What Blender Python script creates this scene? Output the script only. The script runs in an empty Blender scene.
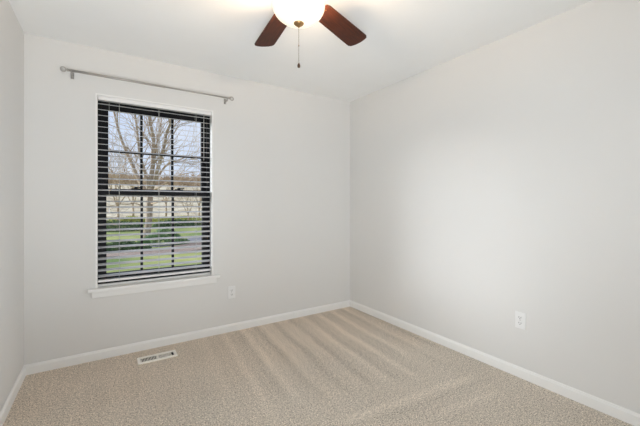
import bpy, bmesh, math, random
from mathutils import Vector, Matrix
R = math.radians
SC = bpy.context.scene
COL = SC.collection

# ---------------------------------------------------------------- camera
YAW = 32.9
cam_d = bpy.data.cameras.new('camera')
cam_d.sensor_width = 36.0
cam_d.lens = 331.0 / 640.0 * 36.0
cam_d.shift_y = -9.0 / 640.0
cam_d.clip_start = 0.02
cam_d.clip_end = 600
cam = bpy.data.objects.new('camera', cam_d)
cam.location = (0, 0, 1.22)
cam.rotation_euler = (R(90), 0, R(-YAW))
COL.objects.link(cam)
SC.camera = cam

# ---------------------------------------------------------------- world, light, exposure
SC.view_settings.view_transform = 'Standard'
SC.view_settings.look = 'None'
SC.view_settings.exposure = -0.07
SC.view_settings.gamma = 1.0
SC.view_settings.use_curve_mapping = False
SC.cycles.max_bounces = 14
SC.cycles.diffuse_bounces = 10
SC.cycles.transparent_max_bounces = 16
SC.cycles.sample_clamp_indirect = 6

w = bpy.data.worlds.new('sky')
SC.world = w
w.use_nodes = True
nt = w.node_tree
for n in list(nt.nodes): nt.nodes.remove(n)
wo = nt.nodes.new('ShaderNodeOutputWorld')
bg = nt.nodes.new('ShaderNodeBackground')
tc = nt.nodes.new('ShaderNodeTexCoord')
sep = nt.nodes.new('ShaderNodeSeparateXYZ')
ramp = nt.nodes.new('ShaderNodeValToRGB')
ramp.color_ramp.elements[0].position = 0.0
ramp.color_ramp.elements[0].color = (0.60, 0.67, 0.79, 1)
ramp.color_ramp.elements[1].position = 0.6
ramp.color_ramp.elements[1].color = (0.47, 0.58, 0.80, 1)
cn = nt.nodes.new('ShaderNodeTexNoise')
cn.inputs['Scale'].default_value = 3.0
cn.inputs['Detail'].default_value = 4.0
cr = nt.nodes.new('ShaderNodeValToRGB')
cr.color_ramp.elements[0].position = 0.45
cr.color_ramp.elements[1].position = 0.75
mx = nt.nodes.new('ShaderNodeMix'); mx.data_type = 'RGBA'
mx.inputs['B'].default_value = (0.74, 0.76, 0.80, 1)
L = nt.links
L.new(tc.outputs['Generated'], sep.inputs[0])
L.new(sep.outputs['Z'], ramp.inputs[0])
L.new(tc.outputs['Generated'], cn.inputs['Vector'])
L.new(cn.outputs['Fac'], cr.inputs[0])
L.new(cr.outputs[0], mx.inputs['Factor'])
L.new(ramp.outputs[0], mx.inputs['A'])
L.new(mx.outputs['Result'], bg.inputs['Color'])
bg.inputs['Strength'].default_value = 1.25
L.new(bg.outputs[0], wo.inputs[0])

def light(name, kind, loc, energy, color, **kw):
    d = bpy.data.lights.new(name, kind)
    d.energy = energy; d.color = color
    for k, v in kw.items(): setattr(d, k, v)
    o = bpy.data.objects.new(name, d)
    o.location = loc
    COL.objects.link(o)
    return o

# hazy low sun: falls through the window onto the right wall
sun = light('sun', 'SUN', (0, 8, 6), 6.6, (0.90, 0.95, 1.0), angle=R(28))
sdir = Vector((1.62, -1.10, -0.50))
sun.rotation_euler = sdir.to_track_quat('-Z', 'Y').to_euler()
# soft fill lights added beside and behind the camera to brighten the room
LW = (0.89, 0.95, 1.0)
def area(name, loc, rot, e, sx_, sy_):
    o = light(name, 'AREA', loc, e, LW, shape='RECTANGLE', size=sx_, size_y=sy_)
    o.rotation_euler = rot
    return o
area('soft_light_low', (-0.30, -0.15, 0.30), (R(180), 0, 0), 9.5, 0.3, 0.5)

def aimed(name, loc, to, e, sx_, sy_, spread):
    o = area(name, loc, (0, 0, 0), e, sx_, sy_)
    o.rotation_euler = (Vector(to)-Vector(loc)).to_track_quat('-Z', 'Y').to_euler()
    o.data.spread = R(spread)
    return o
aimed('soft_light_right', (2.30, -0.40, 0.95), (-0.49, 2.25, 1.15), 7.2, 0.2, 1.2, 62)
aimed('soft_light_bounced', (-0.3, -0.6, 0.6), (0.9, 1.8, 2.44), 19, 0.3, 0.8, 100)
aimed('soft_light_left', (-0.34, -1.2, 1.2), (2.4, 1.9, 0.8), 12, 0.24, 1.0, 75)

# ---------------------------------------------------------------- materials
def mat(name, color, rough=0.6, metal=0.0, spec=0.3, **kw):
    m = bpy.data.materials.new(name)
    m.use_nodes = True
    b = m.node_tree.nodes['Principled BSDF']
    b.inputs['Base Color'].default_value = (*color, 1)
    b.inputs['Roughness'].default_value = rough
    b.inputs['Metallic'].default_value = metal
    b.inputs['Specular IOR Level'].default_value = spec
    if 'emit' in kw:
        b.inputs['Emission Color'].default_value = (*kw['emit'], 1)
        b.inputs['Emission Strength'].default_value = kw.get('es', 1.0)
    return m

def noisy(m, c1, c2, scale, detail=3, lo=0.35, hi=0.65, bump=0.0, bscale=None, bdist=0.002, stretch=None):
    nt = m.node_tree; b = nt.nodes['Principled BSDF']
    tc = nt.nodes.new('ShaderNodeTexCoord')
    src = tc.outputs['Object']
    if stretch:
        mp = nt.nodes.new('ShaderNodeMapping'); mp.inputs['Scale'].default_value = stretch
        nt.links.new(src, mp.inputs[0]); src = mp.outputs[0]
    n = nt.nodes.new('ShaderNodeTexNoise'); n.inputs['Scale'].default_value = scale; n.inputs['Detail'].default_value = detail
    nt.links.new(src, n.inputs['Vector'])
    r = nt.nodes.new('ShaderNodeValToRGB')
    r.color_ramp.elements[0].position = lo; r.color_ramp.elements[0].color = (*c1, 1)
    r.color_ramp.elements[1].position = hi; r.color_ramp.elements[1].color = (*c2, 1)
    nt.links.new(n.outputs['Fac'], r.inputs[0]); nt.links.new(r.outputs[0], b.inputs['Base Color'])
    if bump:
        n2 = nt.nodes.new('ShaderNodeTexNoise'); n2.inputs['Scale'].default_value = bscale or scale
        n2.inputs['Detail'].default_value = 4
        nt.links.new(src, n2.inputs['Vector'])
        bp = nt.nodes.new('ShaderNodeBump'); bp.inputs['Strength'].default_value = bump; bp.inputs['Distance'].default_value = bdist
        nt.links.new(n2.outputs['Fac'], bp.inputs['Height']); nt.links.new(bp.outputs[0], b.inputs['Normal'])
    return m

WALL = (0.676, 0.664, 0.645)
M = {}
M['wall'] = noisy(mat('wall_paint', WALL, 0.55, spec=0.25), tuple(c*0.992 for c in WALL), WALL, 3.0, bump=0.10, bscale=90, bdist=0.0003)
M['ceiling'] = noisy(mat('ceiling_paint', (0.74, 0.735, 0.725), 0.8), (0.86, 0.862, 0.855), (0.87, 0.872, 0.865), 4.0, bump=0.10, bscale=90, bdist=0.0003)
M['trim'] = mat('white_trim', (0.79, 0.78, 0.76), 0.35, spec=0.4)
M['blind'] = mat('blind_white', (0.76, 0.75, 0.74), 0.4, spec=0.4)
M['slat'] = mat('slat_white', (0.56, 0.555, 0.57), 0.45, spec=0.3)
M['cord'] = mat('cord_white', (0.50, 0.49, 0.47), 0.8)
M['black'] = mat('black_vinyl', (0.006, 0.006, 0.007), 0.55, spec=0.2)
M['nickel'] = mat('brushed_nickel', (0.42, 0.40, 0.375), 0.45, metal=0.5)
M['plate'] = mat('white_plastic', (0.76, 0.755, 0.745), 0.3, spec=0.5)
M['slot'] = mat('dark_slot', (0.03, 0.03, 0.03), 0.6)
M['screw'] = mat('screw_metal', (0.5, 0.5, 0.48), 0.3, metal=0.9)
M['register'] = mat('register_enamel', (0.88, 0.84, 0.77), 0.4, spec=0.4)
M['duct'] = mat('duct_dark', (0.05, 0.045, 0.04), 0.8)
M['bronze'] = mat('antique_brass', (0.42, 0.25, 0.11), 0.35, metal=0.9)
M['house'] = mat('fan_housing_bronze', (0.10, 0.06, 0.04), 0.35, metal=0.7)
M['chain'] = mat('chain_metal', (0.30, 0.25, 0.20), 0.4, metal=0.8)
M['blade'] = noisy(mat('cherry_wood', (0.10, 0.03, 0.015), 0.5, spec=0.2), (0.034, 0.010, 0.006), (0.085, 0.022, 0.009), 14, 5, 0.3, 0.7, stretch=(0.6, 7, 1))
M['bowl'] = mat('alabaster_glass', (0.85, 0.80, 0.68), 0.3, spec=0.5, emit=(1.0, 0.88, 0.66), es=0.62)

# carpet
m = mat('beige_carpet', (0.40, 0.34, 0.28), 0.95, spec=0.05)
nt = m.node_tree; b = nt.nodes['Principled BSDF']; lk = nt.links
tc = nt.nodes.new('ShaderNodeTexCoord')
def math_(op, a, b_=None, c=None):
    n = nt.nodes.new('ShaderNodeMath'); n.operation = op
    for i, v in enumerate((a, b_, c)):
        if v is None: continue
        if isinstance(v, (int, float)): n.inputs[i].default_value = v
        else: lk.new(v, n.inputs[i])
    return n.outputs[0]
def noise_(scale, detail=2, rough=0.5):
    n = nt.nodes.new('ShaderNodeTexNoise'); n.inputs['Scale'].default_value = scale
    n.inputs['Detail'].default_value = detail; n.inputs['Roughness'].default_value = rough
    lk.new(tc.outputs['Object'], n.inputs['Vector']); return n.outputs['Fac']
def ss(v, a, b_):
    n = nt.nodes.new('ShaderNodeMapRange'); n.interpolation_type = 'SMOOTHSTEP'
    lk.new(v, n.inputs['Value']); n.inputs['From Min'].default_value = a; n.inputs['From Max'].default_value = b_
    return n.outputs['Result']
sx = nt.nodes.new('ShaderNodeSeparateXYZ'); lk.new(tc.outputs['Object'], sx.inputs[0])
X, Y = sx.outputs['X'], sx.outputs['Y']
wob = math_('MULTIPLY', math_('SUBTRACT', noise_(2.3, 2), 0.5), 0.07)
u = math_('ADD', math_('MULTIPLY_ADD', Y, -0.085, X), wob)
# swept bands of pile left by the vacuum, running towards the window wall
s1 = math_('SINE', math_('MULTIPLY', u, 2*math.pi/0.205))
s2 = math_('SINE', math_('MULTIPLY_ADD', u, 2*math.pi/0.094, 1.2))
st = math_('MULTIPLY', math_('MULTIPLY_ADD', s2, 0.5, s1), math_('MULTIPLY', noise_(1.9, 2), 1.7))
edge = math_('ADD', Y, math_('MULTIPLY', math_('SUBTRACT', noise_(3.1, 1), 0.5), 0.9))
mask = math_('MULTIPLY', ss(edge, 1.55, 1.95), math_('MULTIPLY_ADD', ss(X, 0.55, 1.15), 0.85, 0.15))
bands = math_('MULTIPLY', st, math_('MULTIPLY', mask, 0.105))
# second sweep across, near the right wall
v = math_('ADD', math_('MULTIPLY_ADD', X, 0.10, Y), math_('MULTIPLY', wob, 0.5))
def ridge(v, c, wd, amt, xa, xb):
    d = math_('ABSOLUTE', math_('SUBTRACT', v, c))
    k = nt.nodes.new('ShaderNodeMapRange'); k.interpolation_type = 'SMOOTHSTEP'
    lk.new(d, k.inputs['Value']); k.inputs['From Min'].default_value = 0; k.inputs['From Max'].default_value = wd
    k.inputs['To Min'].default_value = amt; k.inputs['To Max'].default_value = 0
    mm = math_('MULTIPLY', ss(X, xa, xa+0.15), math_('SUBTRACT', 1.0, ss(X, xb-0.2, xb)))
    return math_('MULTIPLY', k.outputs['Result'], mm)
r1 = ridge(v, 1.60, 0.06, 0.13, 1.05, 2.25)
r2 = ridge(v, 1.40, 0.045, 0.10, 1.55, 2.2)
r3 = ridge(v, 1.52, 0.05, -0.07, 1.25, 2.35)
broad = math_('MULTIPLY', math_('SUBTRACT', noise_(1.7, 3), 0.5), 0.22)
grain = math_('MULTIPLY', math_('SUBTRACT', noise_(130, 3, 0.8), 0.5), 4.4)
grain2 = math_('MULTIPLY', math_('SUBTRACT', noise_(45, 2), 0.5), 0.6)
tot = 1.0
for t_ in (bands, r1, r2, r3, broad, grain, grain2):
    tot = math_('ADD', t_, tot)
# warmer pile colour towards the window wall
cm = nt.nodes.new('ShaderNodeMix'); cm.data_type = 'RGBA'
cm.inputs['A'].default_value = (0.59, 0.53, 0.455, 1)
cm.inputs['B'].default_value = (0.62, 0.535, 0.445, 1)
lk.new(ss(edge, 1.7, 2.7), cm.inputs['Factor'])
vm = nt.nodes.new('ShaderNodeVectorMath'); vm.operation = 'SCALE'
lk.new(cm.outputs['Result'], vm.inputs[0]); lk.new(tot, vm.inputs['Scale'])
lk.new(vm.outputs[0], b.inputs['Base Color'])
bp = nt.nodes.new('ShaderNodeBump'); bp.inputs['Strength'].default_value = 0.6; bp.inputs['Distance'].default_value = 0.006
lk.new(noise_(120, 3, 0.7), bp.inputs['Height']); lk.new(bp.outputs[0], b.inputs['Normal'])
M['carpet'] = m

# window glass
g = bpy.data.materials.new('window_glass'); g.use_nodes = True
nt = g.node_tree
for n in list(nt.nodes): nt.nodes.remove(n)
go = nt.nodes.new('ShaderNodeOutputMaterial'); tr = nt.nodes.new('ShaderNodeBsdfTransparent')
gl = nt.nodes.new('ShaderNodeBsdfGlossy'); gl.inputs['Roughness'].default_value = 0.02
ms = nt.nodes.new('ShaderNodeMixShader'); ms.inputs[0].default_value = 0.012
nt.links.new(tr.outputs[0], ms.inputs[1]); nt.links.new(gl.outputs[0], ms.inputs[2]); nt.links.new(ms.outputs[0], go.inputs[0])
M['glass'] = g
# outdoors
M['lawn'] = noisy(mat('lawn_grass', (0.2, 0.3, 0.1), 0.9, spec=0.1), (0.17, 0.24, 0.075), (0.46, 0.46, 0.17), 0.45, 6, 0.3, 0.7, bump=0.5, bscale=30, bdist=0.03)
M['path'] = noisy(mat('path_concrete', (0.4, 0.39, 0.4), 0.9), (0.20, 0.195, 0.21), (0.27, 0.265, 0.27), 5)
M['mulch'] = noisy(mat('dry_leaf_bed', (0.4, 0.3, 0.25), 0.95), (0.26, 0.18, 0.14), (0.46, 0.36, 0.29), 9, 5)
M['drygrass'] = noisy(mat('dry_hillside', (0.5, 0.43, 0.33), 0.95), (0.48, 0.37, 0.22), (0.84, 0.74, 0.54), 0.5, 8, 0.3, 0.7)
M['bark'] = noisy(mat('pale_bark', (0.3, 0.24, 0.19), 0.9), (0.26, 0.19, 0.14), (0.52, 0.42, 0.31), 9, 4, stretch=(3, 3, 0.6))
M['twig'] = noisy(mat('twig_bark', (0.36, 0.27, 0.21), 0.9), (0.32, 0.22, 0.14), (0.56, 0.43, 0.29), 5, 4)
M['wood_far'] = noisy(mat('distant_twigs', (0.3, 0.22, 0.16), 0.95), (0.30, 0.21, 0.13), (0.54, 0.42, 0.29), 0.5, 5)
M['leaf_dark'] = noisy(mat('leaf_dark', (0.07, 0.13, 0.05), 0.7), (0.05, 0.10, 0.045), (0.16, 0.25, 0.10), 5)
M['leaf_mid'] = noisy(mat('leaf_mid', (0.12, 0.24, 0.07), 0.7), (0.12, 0.22, 0.09), (0.24, 0.37, 0.15), 5)
M['leaf_yellow'] = noisy(mat('leaf_yellow', (0.4, 0.4, 0.08), 0.7), (0.34, 0.38, 0.08), (0.62, 0.60, 0.18), 5)

# ---------------------------------------------------------------- mesh helpers
def link(name, bm, m, parent=None, loc=(0, 0, 0), smooth=False, bevel=0.0):
    me = bpy.data.meshes.new(name)
    bmesh.ops.recalc_face_normals(bm, faces=bm.faces)
    bm.to_mesh(me); bm.free()
    me.materials.append(M[m] if isinstance(m, str) else m)
    if smooth:
        for p in me.polygons: p.use_smooth = True
    o = bpy.data.objects.new(name, me); o.location = loc
    COL.objects.link(o)
    if parent: o.parent = parent
    if bevel:
        bv = o.modifiers.new('bevel', 'BEVEL'); bv.width = bevel; bv.segments = 2; bv.limit_method = 'ANGLE'
    return o
def box(bm, x0, x1, y0, y1, z0, z1, mtx=None):
    vs = [bm.verts.new((x, y, z)) for x in (x0, x1) for y in (y0, y1) for z in (z0, z1)]
    for f in ((0,1,3,2),(4,6,7,5),(0,4,5,1),(2,3,7,6),(0,2,6,4),(1,5,7,3)):
        bm.faces.new([vs[i] for i in f])
    if mtx is not None:
        for q in vs: q.co = mtx @ q.co
def tube(bm, pts, rad, n=8, closed=False, caps=True):
    pts = [Vector(p) for p in pts]
    if isinstance(rad, (int, float)): rad = [rad]*len(pts)
    rings = []; N = len(pts)
    ref = None
    for i, p in enumerate(pts):
        if closed: d = (pts[(i+1) % N] - pts[i-1])
        else: d = pts[min(i+1, N-1)] - pts[max(i-1, 0)]
        d.normalize()
        if ref is None:
            ref = d.orthogonal().normalized()
        else:
            ref = (ref - d*ref.dot(d))
            ref = ref.normalized() if ref.length > 1e-6 else d.orthogonal().normalized()
        s = d.cross(ref)
        rings.append([bm.verts.new(p + (ref*math.cos(a) + s*math.sin(a))*rad[i]) for a in (2*math.pi*k/n for k in range(n))])
    for i in range(N if closed else N-1):
        A, B = rings[i], rings[(i+1) % N]
        for k in range(n):
            bm.faces.new((A[k], A[(k+1) % n], B[(k+1) % n], B[k]))
    if caps and not closed:
        bm.faces.new(rings[0][::-1]); bm.faces.new(rings[-1])
def lathe(bm, prof, n=32, c=(0, 0)):
    rings = []
    for r, z in prof:
        if r < 1e-5: rings.append([bm.verts.new((c[0], c[1], z))])
        else: rings.append([bm.verts.new((c[0]+r*math.cos(2*math.pi*k/n), c[1]+r*math.sin(2*math.pi*k/n), z)) for k in range(n)])
    for A, B in zip(rings, rings[1:]):
        for k in range(n):
            k2 = (k+1) % n
            if len(A) == 1: bm.faces.new((A[0], B[k], B[k2]))
            elif len(B) == 1: bm.faces.new((A[k], A[k2], B[0]))
            else: bm.faces.new((A[k], A[k2], B[k2], B[k]))
def NB(): return bmesh.new()
def thing(name, label, cat, loc=(0, 0, 0), group=None):
    o = bpy.data.objects.new(name, None); COL.objects.link(o); o.location = loc; o.empty_display_size = 0.05
    o['label'] = label; o['category'] = cat
    if group: o['group'] = group
    return o
def tag(o, label, cat, group=None, kind=None):
    if label: o['label'] = label
    if cat: o['category'] = cat
    if group: o['group'] = group
    if kind: o['kind'] = kind
    return o
def struct(o, label=None, cat=None):
    o['kind'] = 'structure'
    if label: o['label'] = label
    if cat: o['category'] = cat
    return o

# ---------------------------------------------------------------- room shell
XL, XR, YF, YB, H = -0.49, 2.452, 3.127, -1.50, 2.44
T = 0.14
WX0, WX1, WZ0, WZ1 = -0.058, 0.829, 0.555, 2.078       # window opening
bm = NB(); box(bm, XL-T, XR+T, YB-T, YF+T, -0.12, 0.0)
struct(link('floor', bm, 'carpet'), 'beige cut-pile carpet with vacuum stripes', 'floor')
bm = NB(); box(bm, XL-T, XR+T, YB-T, YF+T, H, H+0.15)
struct(link('ceiling', bm, 'ceiling'), 'plain white painted ceiling', 'ceiling')
bm = NB(); box(bm, XL-T, XL, YB-T, YF+T, 0, H)
struct(link('wall_left', bm, 'wall'), 'light grey painted wall at the left edge', 'wall')
bm = NB(); box(bm, XR, XR+T, YB-T, YF+T, 0, H)
struct(link('wall_right', bm, 'wall'), 'light grey painted wall to the right with one outlet', 'wall')
bm = NB(); box(bm, XL, XR, YB-T, YB, 0, H)
struct(link('wall_near', bm, 'wall'), 'light grey painted wall opposite the window', 'wall')
bm = NB()
xs = [XL, WX0, WX1, XR]; zs = [0, WZ0, WZ1, H]
vf = {}
for yy in (YF, YF+T):
    for i, x in enumerate(xs):
        for k, z in enumerate(zs):
            vf[(yy, i, k)] = bm.verts.new((x, yy, z))
for yy in (YF, YF+T):
    for i in range(3):
        for k in range(3):
            if (i, k) == (1, 1): continue
            bm.faces.new((vf[(yy, i, k)], vf[(yy, i+1, k)], vf[(yy, i+1, k+1)], vf[(yy, i, k+1)]))
def side(a, b_):
    bm.faces.new((vf[(YF, *a)], vf[(YF, *b_)], vf[(YF+T, *b_)], vf[(YF+T, *a)]))
for a, b_ in (((1,1),(2,1)), ((2,1),(2,2)), ((2,2),(1,2)), ((1,2),(1,1))): side(a, b_)
for i in range(3): side((i,0),(i+1,0)); side((i,3),(i+1,3))
for k in range(3): side((0,k),(0,k+1)); side((3,k),(3,k+1))
struct(link('wall_window', bm, 'wall'), 'light grey painted wall with the window', 'wall')

# baseboards: profile swept along each wall
BH, BT = 0.072, 0.013
def baseboard(name, p0, p1, nrm, lab):
    prof = [(0, 0), (BT, 0), (BT, BH-0.016), (BT*0.75, BH-0.010), (BT*0.55, BH-0.003), (BT*0.3, BH), (0, BH)]
    bm = NB(); p0 = Vector(p0); p1 = Vector(p1); nrm = Vector(nrm)
    A = [bm.verts.new(p0 + nrm*a + Vector((0, 0, z))) for a, z in prof]
    B = [bm.verts.new(p1 + nrm*a + Vector((0, 0, z))) for a, z in prof]
    n = len(prof)
    for i in range(n): bm.faces.new((A[i], A[(i+1) % n], B[(i+1) % n], B[i]))
    bm.faces.new(A[::-1]); bm.faces.new(B)
    struct(link(name, bm, 'trim'), lab, 'baseboard')
baseboard('baseboard_window', (XL, YF, 0), (XR, YF, 0), (0, -1, 0), 'white baseboard under the window wall')
baseboard('baseboard_right', (XR, YB, 0), (XR, YF-BT, 0), (-1, 0, 0), 'white baseboard along the right wall')
baseboard('baseboard_left', (XL, YB, 0), (XL, YF-BT, 0), (1, 0, 0), 'white baseboard along the left wall')
baseboard('baseboard_near', (XL+BT, YB, 0), (XR-BT, YB, 0), (0, 1, 0), 'white baseboard opposite the window')

# ---------------------------------------------------------------- window
win = bpy.data.objects.new('window_1', None); COL.objects.link(win)
win.location = ((WX0+WX1)/2, YF, WZ0)
struct(win, 'black double-hung window with dark grilles and white trim', 'window')
OX, OY, OZ = -win.location.x, -win.location.y, -win.location.z
def wpart(name, boxes, m, parent=None, bevel=0.0):
    bm = NB()
    for q in boxes:
        box(bm, *q)
    o = link(name, bm, m, bevel=bevel)
    o.parent = parent or win
    o.location = (OX, OY, OZ) if parent is None else (0, 0, 0)
    return o
# white corner casing (thin) and lining of the recess
cw, ct = 0.010, 0.004
wpart('casing', [(WX0-cw, WX0, YF-ct, YF, WZ0, WZ1+cw), (WX1, WX1+cw, YF-ct, YF, WZ0, WZ1+cw), (WX0, WX1, YF-ct, YF, WZ1, WZ1+cw)], 'trim')
FY0, FY1 = YF+0.066, YF+0.136
li = 0.003
wpart('reveal_lining', [(WX0, WX0+li, YF-0.001, FY0, WZ0, WZ1), (WX1-li, WX1, YF-0.001, FY0, WZ0, WZ1), (WX0+li, WX1-li, YF-0.001, FY0, WZ1-li, WZ1)], 'trim')
# stool with horns, apron, inner sill riser
wpart('window_sill', [(WX0, WX1, YF, FY0, WZ0-0.02, WZ0+0.006), (-0.119, 0.893, YF-0.042, YF, WZ0-0.018, WZ0+0.006)], 'trim', bevel=0.004)
wpart('apron', [(-0.092, 0.866, YF-0.014, YF, WZ0-0.068, WZ0-0.018)], 'trim', bevel=0.003)
wpart('inner_stop', [(WX0+li, WX1-li, YF+0.050, FY0, WZ0+0.006, WZ0+0.022)], 'trim')
# black outer frame
fx0, fx1, fz0, fz1 = WX0, WX1, WZ0+0.022, WZ1
wpart('window_frame', [(fx0, fx0+0.030, FY0, FY1, fz0, fz1), (fx1-0.030, fx1, FY0, FY1, fz0, fz1),
                (fx0+0.03, fx1-0.03, FY0, FY1, fz1-0.033, fz1), (fx0+0.03, fx1-0.03, FY0, FY1, fz0-0.022, fz0+0.033)], 'black')
VM = (0.258, 0.504)
def sash(name, y0, y1, z0, z1, bot, top, hm, GX0, GX1):
    a, c = fx0+0.03, fx1-0.03
    s = wpart(name, [(a, GX0, y0, y1, z0, z1), (GX1, c, y0, y1, z0, z1), (GX0, GX1, y0, y1, z0, z0+bot), (GX0, GX1, y0, y1, z1-top, z1)], 'black')
    ym = (y0+y1)/2
    wpart('pane', [(GX0, GX1, ym-0.002, ym+0.002, z0+bot, z1-top)], 'glass', s)
    for v_ in VM:
        wpart('muntin', [(v_-0.0095, v_+0.0095, ym-0.012, ym+0.012, z0+bot, z1-top)], 'black', s)
    for h_ in hm:
        e = [GX0, VM[0]-0.0095, VM[0]+0.0095, VM[1]-0.0095, VM[1]+0.0095, GX1]
        wpart('muntin', [(e[i], e[i+1], ym-0.012, ym+0.012, h_-0.0095, h_+0.0095) for i in (0, 2, 4)], 'black', s)
    return s
low = sash('lower_sash', FY0+0.004, FY0+0.034, 0.600, 1.345, 0.056, 0.050, (), 0.004, 0.757)
up = sash('upper_sash', FY0+0.036, FY0+0.066, 1.295, 2.045, 0.048, 0.055, (1.658,), 0.017, 0.756)
for xl in (0.215, 0.555):
    wpart('sash_lock', [(xl-0.035, xl+0.035, FY0+0.006, FY0+0.030, 1.345, 1.353), (xl-0.012, xl+0.012, FY0+0.008, FY0+0.028, 1.353, 1.366), (xl-0.01, xl+0.045, FY0+0.004, FY0+0.016, 1.358, 1.367)], 'black', low, bevel=0.002)

# ---------------------------------------------------------------- blind
BY = YF + 0.031
blind = thing('window_blind', 'white horizontal slat blind hanging open inside the window recess', 'blind', ((WX0+WX1)/2, BY, WZ1-li))
bx0, bx1 = WX0+li+0.003, WX1-li-0.003
def bpart(name, bm, m, parent=blind, **k):
    o = link(name, bm, m, **k); o.parent = parent
    if parent is blind: o.location = (-blind.location.x, -blind.location.y, -blind.location.z)
    return o
bm = NB(); box(bm, bx0, bx1, BY-0.024, BY+0.026, WZ1-li-0.031, WZ1-li)
bpart('headrail', bm, 'blind', bevel=0.002)
# one slat: slightly crowned, inner edge a touch lower
PITCH, NS, Z1 = 0.0456, 31, 2.016
SLATW, TILT = 0.049, R(11.5)
def slat_bm():
    bm = NB(); seg = 6; th = 0.0022
    up_, dn = [], []
    for i in range(seg+1):
        t = i/seg - 0.5
        yy = t*SLATW; zz = 0.0022*(1-4*t*t) + yy*math.tan(TILT)
        up_.append((yy, zz+th/2)); dn.append((yy, zz-th/2))
    prof = up_ + dn[::-1]
    hx = (bx1-bx0)/2
    A = [bm.verts.new((-hx, a, c)) for a, c in prof]; B = [bm.verts.new((hx, a, c)) for a, c in prof]
    n = len(prof)
    for i in range(n): bm.faces.new((A[i], A[(i+1) % n], B[(i+1) % n], B[i]))
    bm.faces.new(A[::-1]); bm.faces.new(B)
    return bm
s0 = link('slat', slat_bm(), 'slat', blind)
for i in range(NS):
    s = s0 if i == 0 else s0.copy()
    if i: COL.objects.link(s); s.parent = blind
    s.location = (0, 0, Z1 - i*PITCH - blind.location.z)
ZR = Z1 - NS*PITCH + 0.020
bm = NB(); box(bm, bx0, bx1, BY-0.025, BY+0.025, ZR-0.022, ZR-0.004)
bpart('bottom_rail', bm, 'blind', bevel=0.003)
for xl in (0.092, 0.385, 0.690):
    for yo in (-0.0262, 0.0262):
        bm = NB(); tube(bm, [(xl, BY+yo, WZ1-li-0.034), (xl, BY+yo, ZR-0.006)], 0.0011, 5)
        bpart('ladder_cord', bm, 'cord')
bm = NB(); tube(bm, [(0.022, BY-0.0275, WZ1-li-0.03), (0.022, BY-0.028, 1.18)], 0.0011, 5)
pc = bpart('pull_cord', bm, 'cord')
bm = NB(); lathe(bm, [(0.002, 1.185), (0.005, 1.178), (0.0065, 1.15), (0.0, 1.148)], 10, (0.022, BY-0.0285))
bpart('tassel', bm, 'blind', pc)
bm = NB(); tube(bm, [(0.755, BY-0.0275, WZ1-li-0.03), (0.755, BY-0.028, 1.62)], 0.0022, 6)
bpart('tilt_cord', bm, 'cord')

# ---------------------------------------------------------------- curtain rod
RY, RZ = YF-0.072, 2.207
rod = thing('curtain_rod', 'thin brushed nickel curtain rod mounted above the window', 'curtain rod', (0.36, YF, RZ))
def rpart(name, bm, m='nickel', parent=rod, **k):
    o = link(name, bm, m, smooth=True, **k); o.parent = parent
    if parent is rod: o.location = (-rod.location.x, -rod.location.y, -rod.location.z)
    return o
bm = NB(); tube(bm, [(-0.232, RY, RZ), (0.42, RY, RZ)], 0.0088, 14); rpart('outer_tube', bm)
bm = NB(); tube(bm, [(0.42, RY, RZ), (0.962, RY, RZ)], 0.0065, 14); rpart('inner_tube', bm)
for xc, sg in ((-0.232, -1), (0.962, 1)):
    bm = NB()
    tube(bm, [(xc, RY, RZ), (xc+sg*0.008, RY, RZ)], 0.0105, 14)
    tube(bm, [(xc+sg*0.008, RY, RZ), (xc+sg*0.014, RY, RZ)], 0.005, 10)
    c = (xc+sg*0.030, RY)
    tube(bm, [(c[0]+0.0155*math.cos(a), RY, RZ+0.0155*math.sin(a)) for a in (2*math.pi*k/20 for k in range(20))], 0.0048, 8, closed=True)
    rpart('finial', bm)
for xc in (-0.213, 0.948):
    bm = NB()
    box(bm, xc-0.010, xc+0.010, YF-0.004, YF, RZ-0.040, RZ+0.008)
    tube(bm, [(xc, YF-0.003, RZ-0.022), (xc, RY, RZ-0.022)], 0.0055, 10)
    tube(bm, [(xc, RY, RZ-0.031), (xc, RY, RZ-0.010)], 0.0065, 10)
    tube(bm, [(xc, RY+0.0125*math.cos(a), RZ+0.0125*math.sin(a)) for a in (math.pi + math.pi*k/10 for k in range(11))], 0.003, 8)
    rpart('bracket', bm)

# ---------------------------------------------------------------- outlets
def outlet(label, mtx):
    t = thing('wall_outlet', label, 'outlet', group='electrical outlets on the walls'); t.matrix_world = mtx     # local: x right, z up, -y out of wall
    bm = NB(); box(bm, -0.036, 0.036, -0.0055, 0, -0.059, 0.059); link('cover_plate', bm, 'plate', t, bevel=0.0025)
    for dz in (0.0195, -0.0195):
        bm = NB()
        pts = []
        for k in range(24):
            a = 2*math.pi*k/24; x = 0.0172*math.cos(a); z = max(-0.0135, min(0.0135, 0.0172*math.sin(a)))
            pts.append((x, z+dz))
        A = [bm.verts.new((x, -0.005, z)) for x, z in pts]; B = [bm.verts.new((x, -0.0085, z)) for x, z in pts]
        for i in range(24): bm.faces.new((A[i], A[(i+1) % 24], B[(i+1) % 24], B[i]))
        bm.faces.new(B)
        r_ = link('receptacle', bm, 'plate', t)
        bm = NB()
        box(bm, -0.0085, -0.0055, -0.0090, -0.0084, dz-0.002, dz+0.007)
        box(bm, 0.0055, 0.0085, -0.0090, -0.0084, dz-0.002, dz+0.006)
        tube(bm, [(0, -0.0084, dz-0.008), (0, -0.0091, dz-0.008)], 0.0028, 10)
        link('slots', bm, 'slot', r_)
    bm = NB(); tube(bm, [(0, -0.005, 0), (0, -0.0068, 0)], 0.0032, 12); link('screw', bm, 'screw', t)
outlet('white duplex outlet low on the window wall, just right of the windowsill', Matrix.Translation((1.012, YF, 0.374)))
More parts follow.
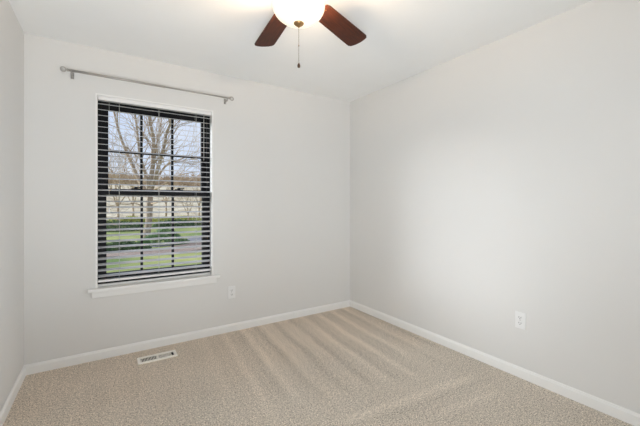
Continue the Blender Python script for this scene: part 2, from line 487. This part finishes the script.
outlet('white duplex outlet on the right wall above the baseboard', Matrix.Translation((XR, 1.190, 0.402)) @ Matrix.Rotation(R(-90), 4, 'Z'))

# ---------------------------------------------------------------- floor register
t = thing('floor_register', 'off-white slotted floor vent set in the carpet under the window', 'vent', (0.345, 2.91, 0))
vw, vd, vh = 0.280, 0.122, 0.008
bm = NB()
hx, hy = vw/2, vd/2; ix, iy = hx-0.022, hy-0.026
box(bm, -hx, hx, -hy, -iy, 0.0, vh); box(bm, -hx, hx, iy, hy, 0.0, vh)
box(bm, -hx, -ix, -iy, iy, 0.0, vh); box(bm, ix, hx, -iy, iy, 0.0, vh)
box(bm, -0.006, 0.006, -iy, iy, 0.0, vh)
link('faceplate', bm, 'register', t, bevel=0.002)
bm = NB(); box(bm, -ix, ix, -iy, iy, 0.0006, 0.0016); link('damper', bm, 'duct', t)
bm = NB()
for bank, sg in ((-1, 1), (1, -1)):
    xa, xb = (-ix, -0.006) if bank < 0 else (0.006, ix - 0.016)
    n = 11
    for k in range(n):
        xc = xa + (xb-xa)*(k+0.5)/n
        mt = Matrix.Translation((xc, 0, 0.0048)) @ Matrix.Rotation(R(-40 if bank < 0 else 40), 4, 'Y')
        box(bm, -0.0009, 0.0009, -iy, iy, -0.0032, 0.0032, mt)
link('louvers', bm, 'register', t)
bm = NB(); box(bm, ix-0.011, ix-0.007, -0.012, 0.012, 0.002, 0.013); link('lever', bm, 'slot', t)

# ---------------------------------------------------------------- ceiling fan
ca, sa = math.cos(R(YAW)), math.sin(R(YAW))
fcx, fcz = (298.8-320)/331*1.70, 1.70
FX, FY_ = fcx*ca + fcz*sa, -fcx*sa + fcz*ca
fan = thing('ceiling_fan', 'ceiling fan with dark cherry wood blades, lit glass bowl and pull chain', 'ceiling fan', (FX, FY_, H))
def z(v): return v - H
def fpart(name, bm, m, parent=fan, **k): return link(name, bm, m, parent, **k)
bm = NB(); lathe(bm, [(0, z(2.44)), (0.095, z(2.44)), (0.098, z(2.43)), (0.085, z(2.415)), (0.0, z(2.415))], 32)
fpart('canopy', bm, 'house', smooth=True)
bm = NB(); lathe(bm, [(0, z(2.418)), (0.09, z(2.418)), (0.118, z(2.405)), (0.124, z(2.375)), (0.118, z(2.345)), (0.095, z(2.330)), (0, z(2.330))], 40)
fpart('motor_housing', bm, 'house', smooth=True)
bm = NB(); lathe(bm, [(0, z(2.331)), (0.060, z(2.331)), (0.060, z(2.30)), (0.070, z(2.285)), (0.066, z(2.270)), (0, z(2.270))], 32)
fpart('light_fitter', bm, 'bronze', smooth=True)
# bowl
prof = []
a_, c_ = 0.1345, 0.090
zr = 2.236
prof.append((0.118, z(zr+0.012)))
prof.append((0.128, z(zr+0.009)))
for k in range(0, 15):
    t_ = k/14*math.pi/2
    prof.append((a_*math.cos(t_) if k < 14 else 0.0, z(zr - c_*math.sin(t_))))
bm = NB(); lathe(bm, prof, 48)
bowl = fpart('light_bowl', bm, 'bowl', smooth=True)
sm = bowl.modifiers.new('solid', 'SOLIDIFY'); sm.thickness = 0.003; sm.offset = -1
bm = NB(); zb0 = zr-c_
lathe(bm, [(0, z(zb0+0.003)), (0.026, z(zb0+0.004)), (0.027, z(zb0)), (0.022, z(zb0-0.006)), (0.010, z(zb0-0.012)), (0.006, z(zb0-0.018)), (0, z(zb0-0.020))], 24)
fpart('bowl_finial', bm, 'bronze', smooth=True)
bm = NB()
zc = zb0-0.020; zend = 1.22 + (204-63)/331*1.70
n = int((zc-zend)/0.0045)
for k in range(n):
    c0 = zc - 0.0045*k
    lathe(bm, [(0, z(c0)), (0.0017, z(c0-0.0012)), (0.0017, z(c0-0.0030)), (0, z(c0-0.0042))], 6)
tube(bm, [(0, 0, z(zc)), (0, 0, z(zend))], 0.0008, 5)
pch = fpart('pull_chain', bm, 'chain')
bm = NB(); lathe(bm, [(0, z(zend+0.002)), (0.003, z(zend)), (0.0065, z(zend-0.008)), (0.008, z(zend-0.016)), (0.006, z(zend-0.023)), (0, z(zend-0.026))], 14)
fpart('chain_fob', bm, 'house', pch, smooth=True)
bm = NB(); lathe(bm, [(0, z(zend+0.095)), (0.003, z(zend+0.092)), (0.003, z(zend+0.086)), (0, z(zend+0.083))], 10)
fpart('chain_joint', bm, 'chain', pch, smooth=True)
# blades
def blade_bm():
    bm = NB(); top, bot = [], []
    out = []
    r0, r1 = 0.175, 0.645
    ns = 10
    def hw(r): return 0.058 + (0.070-0.058)*min(1, (r-r0)/(r1-r0)*1.15)
    right = [(r0+0.01, -hw(r0)*0.88), (r0+0.03, -hw(r0+.03))] + [(r0+0.03+(r1-0.05-r0-0.03)*k/ns, -hw(r0+0.03+(r1-0.05-r0-0.03)*k/ns)) for k in range(1, ns+1)]
    right += [(r1-0.030, -0.069), (r1-0.014, -0.060), (r1-0.005, -0.038), (r1, -0.012)]
    out = right + [(x, -y) for x, y in right[::-1]]
    A = [bm.verts.new((x, y, 0.003)) for x, y in out]; B = [bm.verts.new((x, y, -0.003)) for x, y in out]
    n = len(out)
    for i in range(n): bm.faces.new((A[i], A[(i+1) % n], B[(i+1) % n], B[i]))
    bm.faces.new(A); bm.faces.new(B[::-1])
    return bm
def iron_bm():
    bm = NB()
    # arm from the motor down to a three-lobed plate on top of the blade
    for (x0, z0), (x1, z1_) in zip([(0.085, 0.038), (0.125, 0.030), (0.155, 0.010)], [(0.125, 0.030), (0.155, 0.010), (0.205, 0.006)]):
        vs = [bm.verts.new(c) for c in ((x0,-0.013,z0-0.003),(x0,0.013,z0-0.003),(x0,0.013,z0+0.003),(x0,-0.013,z0+0.003),(x1,-0.016,z1_-0.003),(x1,0.016,z1_-0.003),(x1,0.016,z1_+0.003),(x1,-0.016,z1_+0.003))]
        for f in ((0,1,2,3),(4,7,6,5),(0,4,5,1),(1,5,6,2),(2,6,7,3),(3,7,4,0)): bm.faces.new([vs[i] for i in f])
    box(bm, 0.195, 0.225, -0.034, 0.034, 0.003, 0.007)
    for yy in (-0.024, 0, 0.024): tube(bm, [(0.21, yy, -0.0028), (0.21, yy, -0.0055)], 0.004, 10)
    return bm
bl0 = fpart('blade', blade_bm(), 'blade')
ir0 = link('blade_iron', iron_bm(), 'bronze', bl0)
ZB = 2.306
BA = (21.7, 83.1, 157.8, 232.4, 307.0)
for k in range(5):
    if k == 0: b_, i_ = bl0, ir0
    else:
        b_ = bl0.copy(); COL.objects.link(b_); b_.parent = fan
        i_ = ir0.copy(); COL.objects.link(i_); i_.parent = b_
    b_.matrix_local = Matrix.Translation((0, 0, z(ZB))) @ Matrix.Rotation(R(BA[k]), 4, 'Z') @ Matrix.Rotation(R(-11), 4, 'X')
# lamp inside the open-topped bowl
lp = light('fan_bulb', 'POINT', (0, 0, z(2.240)), 46.0, (1.0, 0.76, 0.52), shadow_soft_size=0.06)
lp.parent = fan

# ---------------------------------------------------------------- outdoors
GZ = -0.60
def ground_pt(px, py, h=1.22-GZ):
    Z = 331*h/(py-204.0); Xc = (px-320)/331*Z
    return Vector((Xc*ca + Z*sa, -Xc*sa + Z*ca, GZ))
bm = NB()
rnd = random.Random(5)
vs = {}
NX, NY = 36, 40
for i in range(NX+1):
    for j in range(NY+1):
        x = -60 + 130*i/NX; y = 3.4 + 60*j/NY
        zz = GZ + (0.0 if y < 6 else 0.03*math.sin(x*0.7)*math.sin(y*0.5))
        vs[i, j] = bm.verts.new((x, y, zz))
for i in range(NX):
    for j in range(NY): bm.faces.new((vs[i,j], vs[i+1,j], vs[i+1,j+1], vs[i,j+1]))
struct(link('lawn', bm, 'lawn', smooth=True), 'green lawn outside the window', 'lawn')
# ground under the lawn edges and a dry hillside rising behind
bm = NB(); vs = {}
prof_h = [(40, -0.75), (48, -0.45), (60, 0.9), (75, 3.2), (90, 5.2), (110, 7.0), (150, 8.5), (240, 9.0)]
for i in range(41):
    x0 = -1.0 + 2.0*i/40
    for j, (d, zz) in enumerate(prof_h):
        vs[i, j] = bm.verts.new((x0*(90+d), d, zz + (0.35*math.sin(i*1.3+j) + 0.2*math.sin(i*2.9))*min(1, j/3)))
for i in range(40):
    for j in range(len(prof_h)-1): bm.faces.new((vs[i,j], vs[i+1,j], vs[i+1,j+1], vs[i,j+1]))
struct(link('hillside', bm, 'drygrass', smooth=True), 'pale dry hillside far beyond the lawn', 'hill')

def strip(name, pts, wid, m, zoff, lab, cat, th=0.02):
    bm = NB(); L_, R_ = [], []
    rn = random.Random(len(pts)*7)
    for i, p in enumerate(pts):
        d = (pts[min(i+1, len(pts)-1)] - pts[max(i-1, 0)]).normalized(); s = Vector((-d.y, d.x, 0))
        w_ = wid[i] if isinstance(wid, list) else wid
        L_.append(p + s*w_/2 + Vector((0, 0, zoff))); R_.append(p - s*w_/2 + Vector((0, 0, zoff)))
    ring = [[bm.verts.new(a), bm.verts.new(b_), bm.verts.new(b_-Vector((0,0,th+.06))), bm.verts.new(a-Vector((0,0,th+.06)))] for a, b_ in zip(L_, R_)]
    for A, B in zip(ring, ring[1:]):
        for k in range(4): bm.faces.new((A[k], A[(k+1) % 4], B[(k+1) % 4], B[k]))
    bm.faces.new(ring[0][::-1]); bm.faces.new(ring[-1])
    struct(link(name, bm, m), lab, cat)
pp = [ground_pt(*q) for q in ((152, 247.5), (164, 246), (178, 243), (200, 239.5), (225, 234), (260, 228))]
strip('path', pp, [0.3, 0.7, 0.9, 1.3, 1.8, 2.2], 'path', 0.05, 'pale grey path curving across the lawn', 'path')
pp = [ground_pt(*q) for q in ((40, 260), (105, 256), (150, 253.5), (178, 250), (200, 246.5), (225, 242))]
strip('leaf_bed', pp, [0.7, 0.9, 1.3, 1.7, 2.0, 2.2], 'mulch', 0.04, 'brown strip of dry leaves along the path', 'ground')

# bare trees
def grow(bm, rn, p, d, length, r, depth, maxd, spread, sides=6, up=0.12):
    n = 4; pts = [p.copy()]; rad = [r]
    for i in range(n):
        d = (d + Vector((rn.uniform(-1, 1), rn.uniform(-1, 1), rn.uniform(-1, 1)))*0.13 + Vector((0, 0, up*0.3))).normalized()
        p = p + d*(length/n)
        pts.append(p.copy()); rad.append(r*(1-0.42*(i+1)/n))
    tube(bm, pts, rad, max(3, sides - depth), caps=False)
    if depth >= maxd: return
    kids = 3 if depth < 2 else rn.choice((2, 3))
    base = rn.uniform(0, 6.28)
    for k in range(kids):
        a = base + 2*math.pi*k/kids + rn.uniform(-0.4, 0.4)
        o = d.orthogonal().normalized(); s = d.cross(o)
        nd = (d + (o*math.cos(a) + s*math.sin(a))*spread*rn.uniform(0.7, 1.2) + Vector((0, 0, up))).normalized()
        q = pts[-1] if k == 0 else pts[rn.choice((2, 3))]
        grow(bm, rn, q, nd, length*rn.uniform(0.66, 0.84), r*rn.uniform(0.48, 0.62), depth+1, maxd, spread, sides, up)
def cam_dir(px, py):
    Xc, Zc, Yc = (px-320)/331, 1.0, (204-py)/331
    return Vector((Xc*ca + sa, -Xc*sa + ca, Yc))
def at_depth(px, py, Z): return Vector((0, 0, 1.22)) + cam_dir(px, py)*Z
# large multi-limbed tree on the lawn, limbs laid out in space
D = 12.4; K = 15.4/12.4
def tree_pt(px, py, Z): return at_depth(px - 2.2, py, Z*K)
tree = thing('bare_tree', 'large bare multi-limbed tree with pale bark on the lawn', 'tree', ground_pt(146, 243.4), 'bare trees outside the window')
off = Matrix.Translation(-tree.location)
base = ground_pt(146, 243.4)
fork = tree_pt(152, 196, D)
bm = NB()
tube(bm, [base-Vector((0,0,0.1)), base+Vector((0,0,0.25)), base.lerp(fork, 0.5)+Vector((0.05,0,0)), fork, tree_pt(153.5, 188, D)], [0.24, 0.165, 0.14, 0.135, 0.12], 12)
bm.transform(off); link('trunk', bm, 'bark', tree, smooth=True)
rn = random.Random(11)
limbs = [   # (points (px,py,depth), start radius)
    ([(152,199,D),(141,180,12.6),(130,155,12.8),(120,128,13.0),(112,100,13.1),(104,70,13.2)], 0.085),
    ([(152,196,D),(147,172,12.3),(141,148,12.1),(138,120,12.0),(135,90,12.0)], 0.075),
    ([(153,190,D),(155,165,D),(156,140,12.5),(152,112,12.6),(150,80,12.6)], 0.105),
    ([(153,190,D),(160,168,12.2),(166,148,12.0),(172,125,11.8),(176,100,11.8),(180,75,11.8)], 0.085),
    ([(154,186,D),(163,172,12.7),(174,162,13.0),(188,157,13.2),(200,160,13.4)], 0.055),
    ([(153,180,D),(158,150,12.9),(163,125,13.2),(163,95,13.4)], 0.055),
    ([(152,197,D),(134,186,12.0),(118,176,11.8),(104,160,11.6)], 0.05),
    ([(151,208,D),(137,203,11.6),(122,204,11.3),(108,207,11.2)], 0.03),
    ([(152,204,D),(166,200,11.6),(180,201,11.4),(196,206,11.4)], 0.026),
    ([(152,192,D),(170,182,12.0),(186,174,11.9),(202,172,11.8)], 0.035),
]
for li_, (pts, r0) in enumerate(limbs):
    bm = NB()
    P = [tree_pt(*q) for q in pts]; r0 *= K*0.92
    # refine & jitter
    Q = []
    for a, b_ in zip(P, P[1:]):
        Q.append(a); Q.append(a.lerp(b_, 0.5) + Vector((rn.uniform(-.06,.06), rn.uniform(-.06,.06), rn.uniform(-.05,.05))))
    Q.append(P[-1])
    N = len(Q)
    rads = [r0*(1-0.75*i/(N-1)) for i in range(N)]
    tube(bm, Q, rads, 7)
    for i in range(2, N):
        for _ in range(2):
            d = (Q[i]-Q[i-1]).normalized(); a = rn.uniform(0, 6.28)
            o = d.orthogonal().normalized(); s = d.cross(o)
            nd = (d*0.8 + (o*math.cos(a)+s*math.sin(a))*0.75).normalized()
            grow(bm, rn, Q[i], nd, K*rn.uniform(0.7, 1.25), rads[i]*0.42, 1, 3, 0.55, 5, 0.05)
    bm.transform(off); link('limb', bm, 'twig' if r0 < 0.07 else 'bark', tree, smooth=True)
# smaller bare tree at left, farther back
def small_tree(label, base, height, seed, mtl='twig', r=0.09, spread=0.5, maxd=5):
    t = thing('bare_tree', label, 'tree', base, 'bare trees outside the window')
    bm = NB(); rn = random.Random(seed)
    hh = height*0.22
    tube(bm, [Vector((0,0,-.1)), Vector((0.03,0,hh*0.5)), Vector((0,0.02,hh))], [r*1.3, r, r*0.9], 8)
    link('trunk', bm, mtl, t, smooth=True)
    bm = NB()
    for k in range(4):
        a = 1.57*k + rn.uniform(-.3,.3)
        grow(bm, rn, Vector((0, 0, hh*0.95)), Vector((0.5*math.cos(a), 0.5*math.sin(a), 1)).normalized(), height*0.24, r*0.6, 1, maxd, spread, 6, 0.1)
    link('crown', bm, mtl, t)
small_tree('slender bare tree seen through the left panes behind the large tree', ground_pt(118, 228), 7.5, 3)
small_tree('small bare tree seen through the right panes near the hedge', ground_pt(188, 225), 4.6, 8, r=0.06)
small_tree('bare tree far back between the left panes and the large trunk', ground_pt(133, 220), 8.0, 31, r=0.10, maxd=4)
small_tree('bare tree far back seen through the middle panes', ground_pt(166, 219), 8.5, 37, r=0.10, maxd=4)
small_tree('bare tree far back at the right edge of the window', ground_pt(199, 220), 7.5, 41, r=0.10, maxd=4)
# brown woodland on the hill: nobody could count it
bm = NB(); rn = random.Random(21)
for k in range(420):
    px = rn.uniform(60, 260); Z = rn.uniform(88, 135)
    c = cam_dir(px, 204)*Z
    d = c.y
    zg = 0
    for (d0, z0), (d1, z1_) in zip(prof_h, prof_h[1:]):
        if d0 <= d < d1: zg = z0 + (z1_-z0)*(d-d0)/(d1-d0)
    p = Vector((c.x, c.y, zg-1.0)); hgt = rn.uniform(2.8, 6.0)
    tube(bm, [p, p+Vector((0,0,hgt*0.6))], [0.22, 0.12], 4, caps=False)
    for q in range(13):
        a = rn.uniform(0, 6.28); e = rn.uniform(0.3, 1.2)
        st_ = p + Vector((0,0,hgt*rn.uniform(0.15,0.6)))
        dd = Vector((math.cos(a)*math.cos(e), math.sin(a)*math.cos(e), math.sin(e)))
        ln = hgt*rn.uniform(0.3, 0.5)
        tube(bm, [st_, st_+dd*ln*0.6, st_+dd*ln], [0.13, 0.10, 0.03], 3, caps=False)
tag(link('woodland', bm, 'wood_far'), 'brown leafless woodland covering the far hill', 'woodland', kind='stuff')

def shrub(name, label, base, size, n, seed, m, cat='shrub', leaf=0.09, group=None):
    t = thing(name, label, cat, base, group or {'low_shrub': 'low shrubs on the lawn', 'hedge': 'hedges across the back of the lawn', 'flowering_shrub': 'yellow-green shrubs behind the hedges'}[name])
    rn = random.Random(seed); bm = NB()
    sx_, sy_, sz_ = size
    for k in range(n):
        while True:
            v = Vector((rn.uniform(-1,1), rn.uniform(-1,1), rn.uniform(0,1)))
            if 0.35 < (v.x**2+v.y**2+v.z**2) < 1: break
        c = Vector((v.x*sx_*(1+0.15*math.sin(5*v.z+seed)), v.y*sy_, v.z*sz_*(1+0.12*math.sin(4*v.x+seed))))
        nn = Vector((rn.uniform(-1,1), rn.uniform(-1,1), rn.uniform(-.4,1))).normalized()
        o = nn.orthogonal().normalized()*leaf*rn.uniform(0.6, 1.2); s = nn.cross(o)*0.6
        bm.faces.new([bm.verts.new(c-o), bm.verts.new(c-s*0.8), bm.verts.new(c+o), bm.verts.new(c+s*0.8)])
    me = bpy.data.meshes.new('foliage'); bm.to_mesh(me); bm.free(); me.materials.append(M[m])
    f = bpy.data.objects.new('foliage', me); COL.objects.link(f); f.parent = t
    bm = NB()
    for k in range(6):
        a = k*1.05; tube(bm, [(0.05*math.cos(a), 0.05*math.sin(a), -0.05), (0.5*sx_*math.cos(a), 0.5*sy_*math.sin(a), sz_*0.6)], [0.025, 0.008], 5)
    link('stems', bm, 'bark', t)
shrub('low_shrub', 'mid-green rounded shrub on the lawn just right of the large tree trunk', ground_pt(163, 245), (1.0, 0.6, 0.72), 1700, 1, 'leaf_mid', leaf=0.07)
shrub('low_shrub', 'dark green low shrub left of the large tree beside the brown leaf bed', ground_pt(124, 251.5), (0.95, 0.4, 0.40), 1500, 2, 'leaf_dark', leaf=0.07)
shrub('hedge', 'long dark green hedge across the back of the lawn at right', ground_pt(182, 226.5), (2.6, 0.6, 0.55), 2200, 3, 'leaf_dark', 'hedge', 0.09)
shrub('hedge', 'dark evergreen hedge at the back of the lawn behind the left panes', ground_pt(121, 231), (1.7, 0.7, 0.75), 1800, 4, 'leaf_dark', 'hedge', 0.08)
shrub('flowering_shrub', 'yellow-green spring shrub behind the dark hedge at the back of the lawn', ground_pt(174, 223.5), (2.4, 0.8, 0.75), 1800, 5, 'leaf_yellow', 'shrub', 0.1)
shrub('flowering_shrub', 'yellow-green shrub behind the left hedge at the back of the lawn', ground_pt(128, 222.5), (1.6, 0.8, 0.62), 1500, 6, 'leaf_yellow', 'shrub', 0.1)
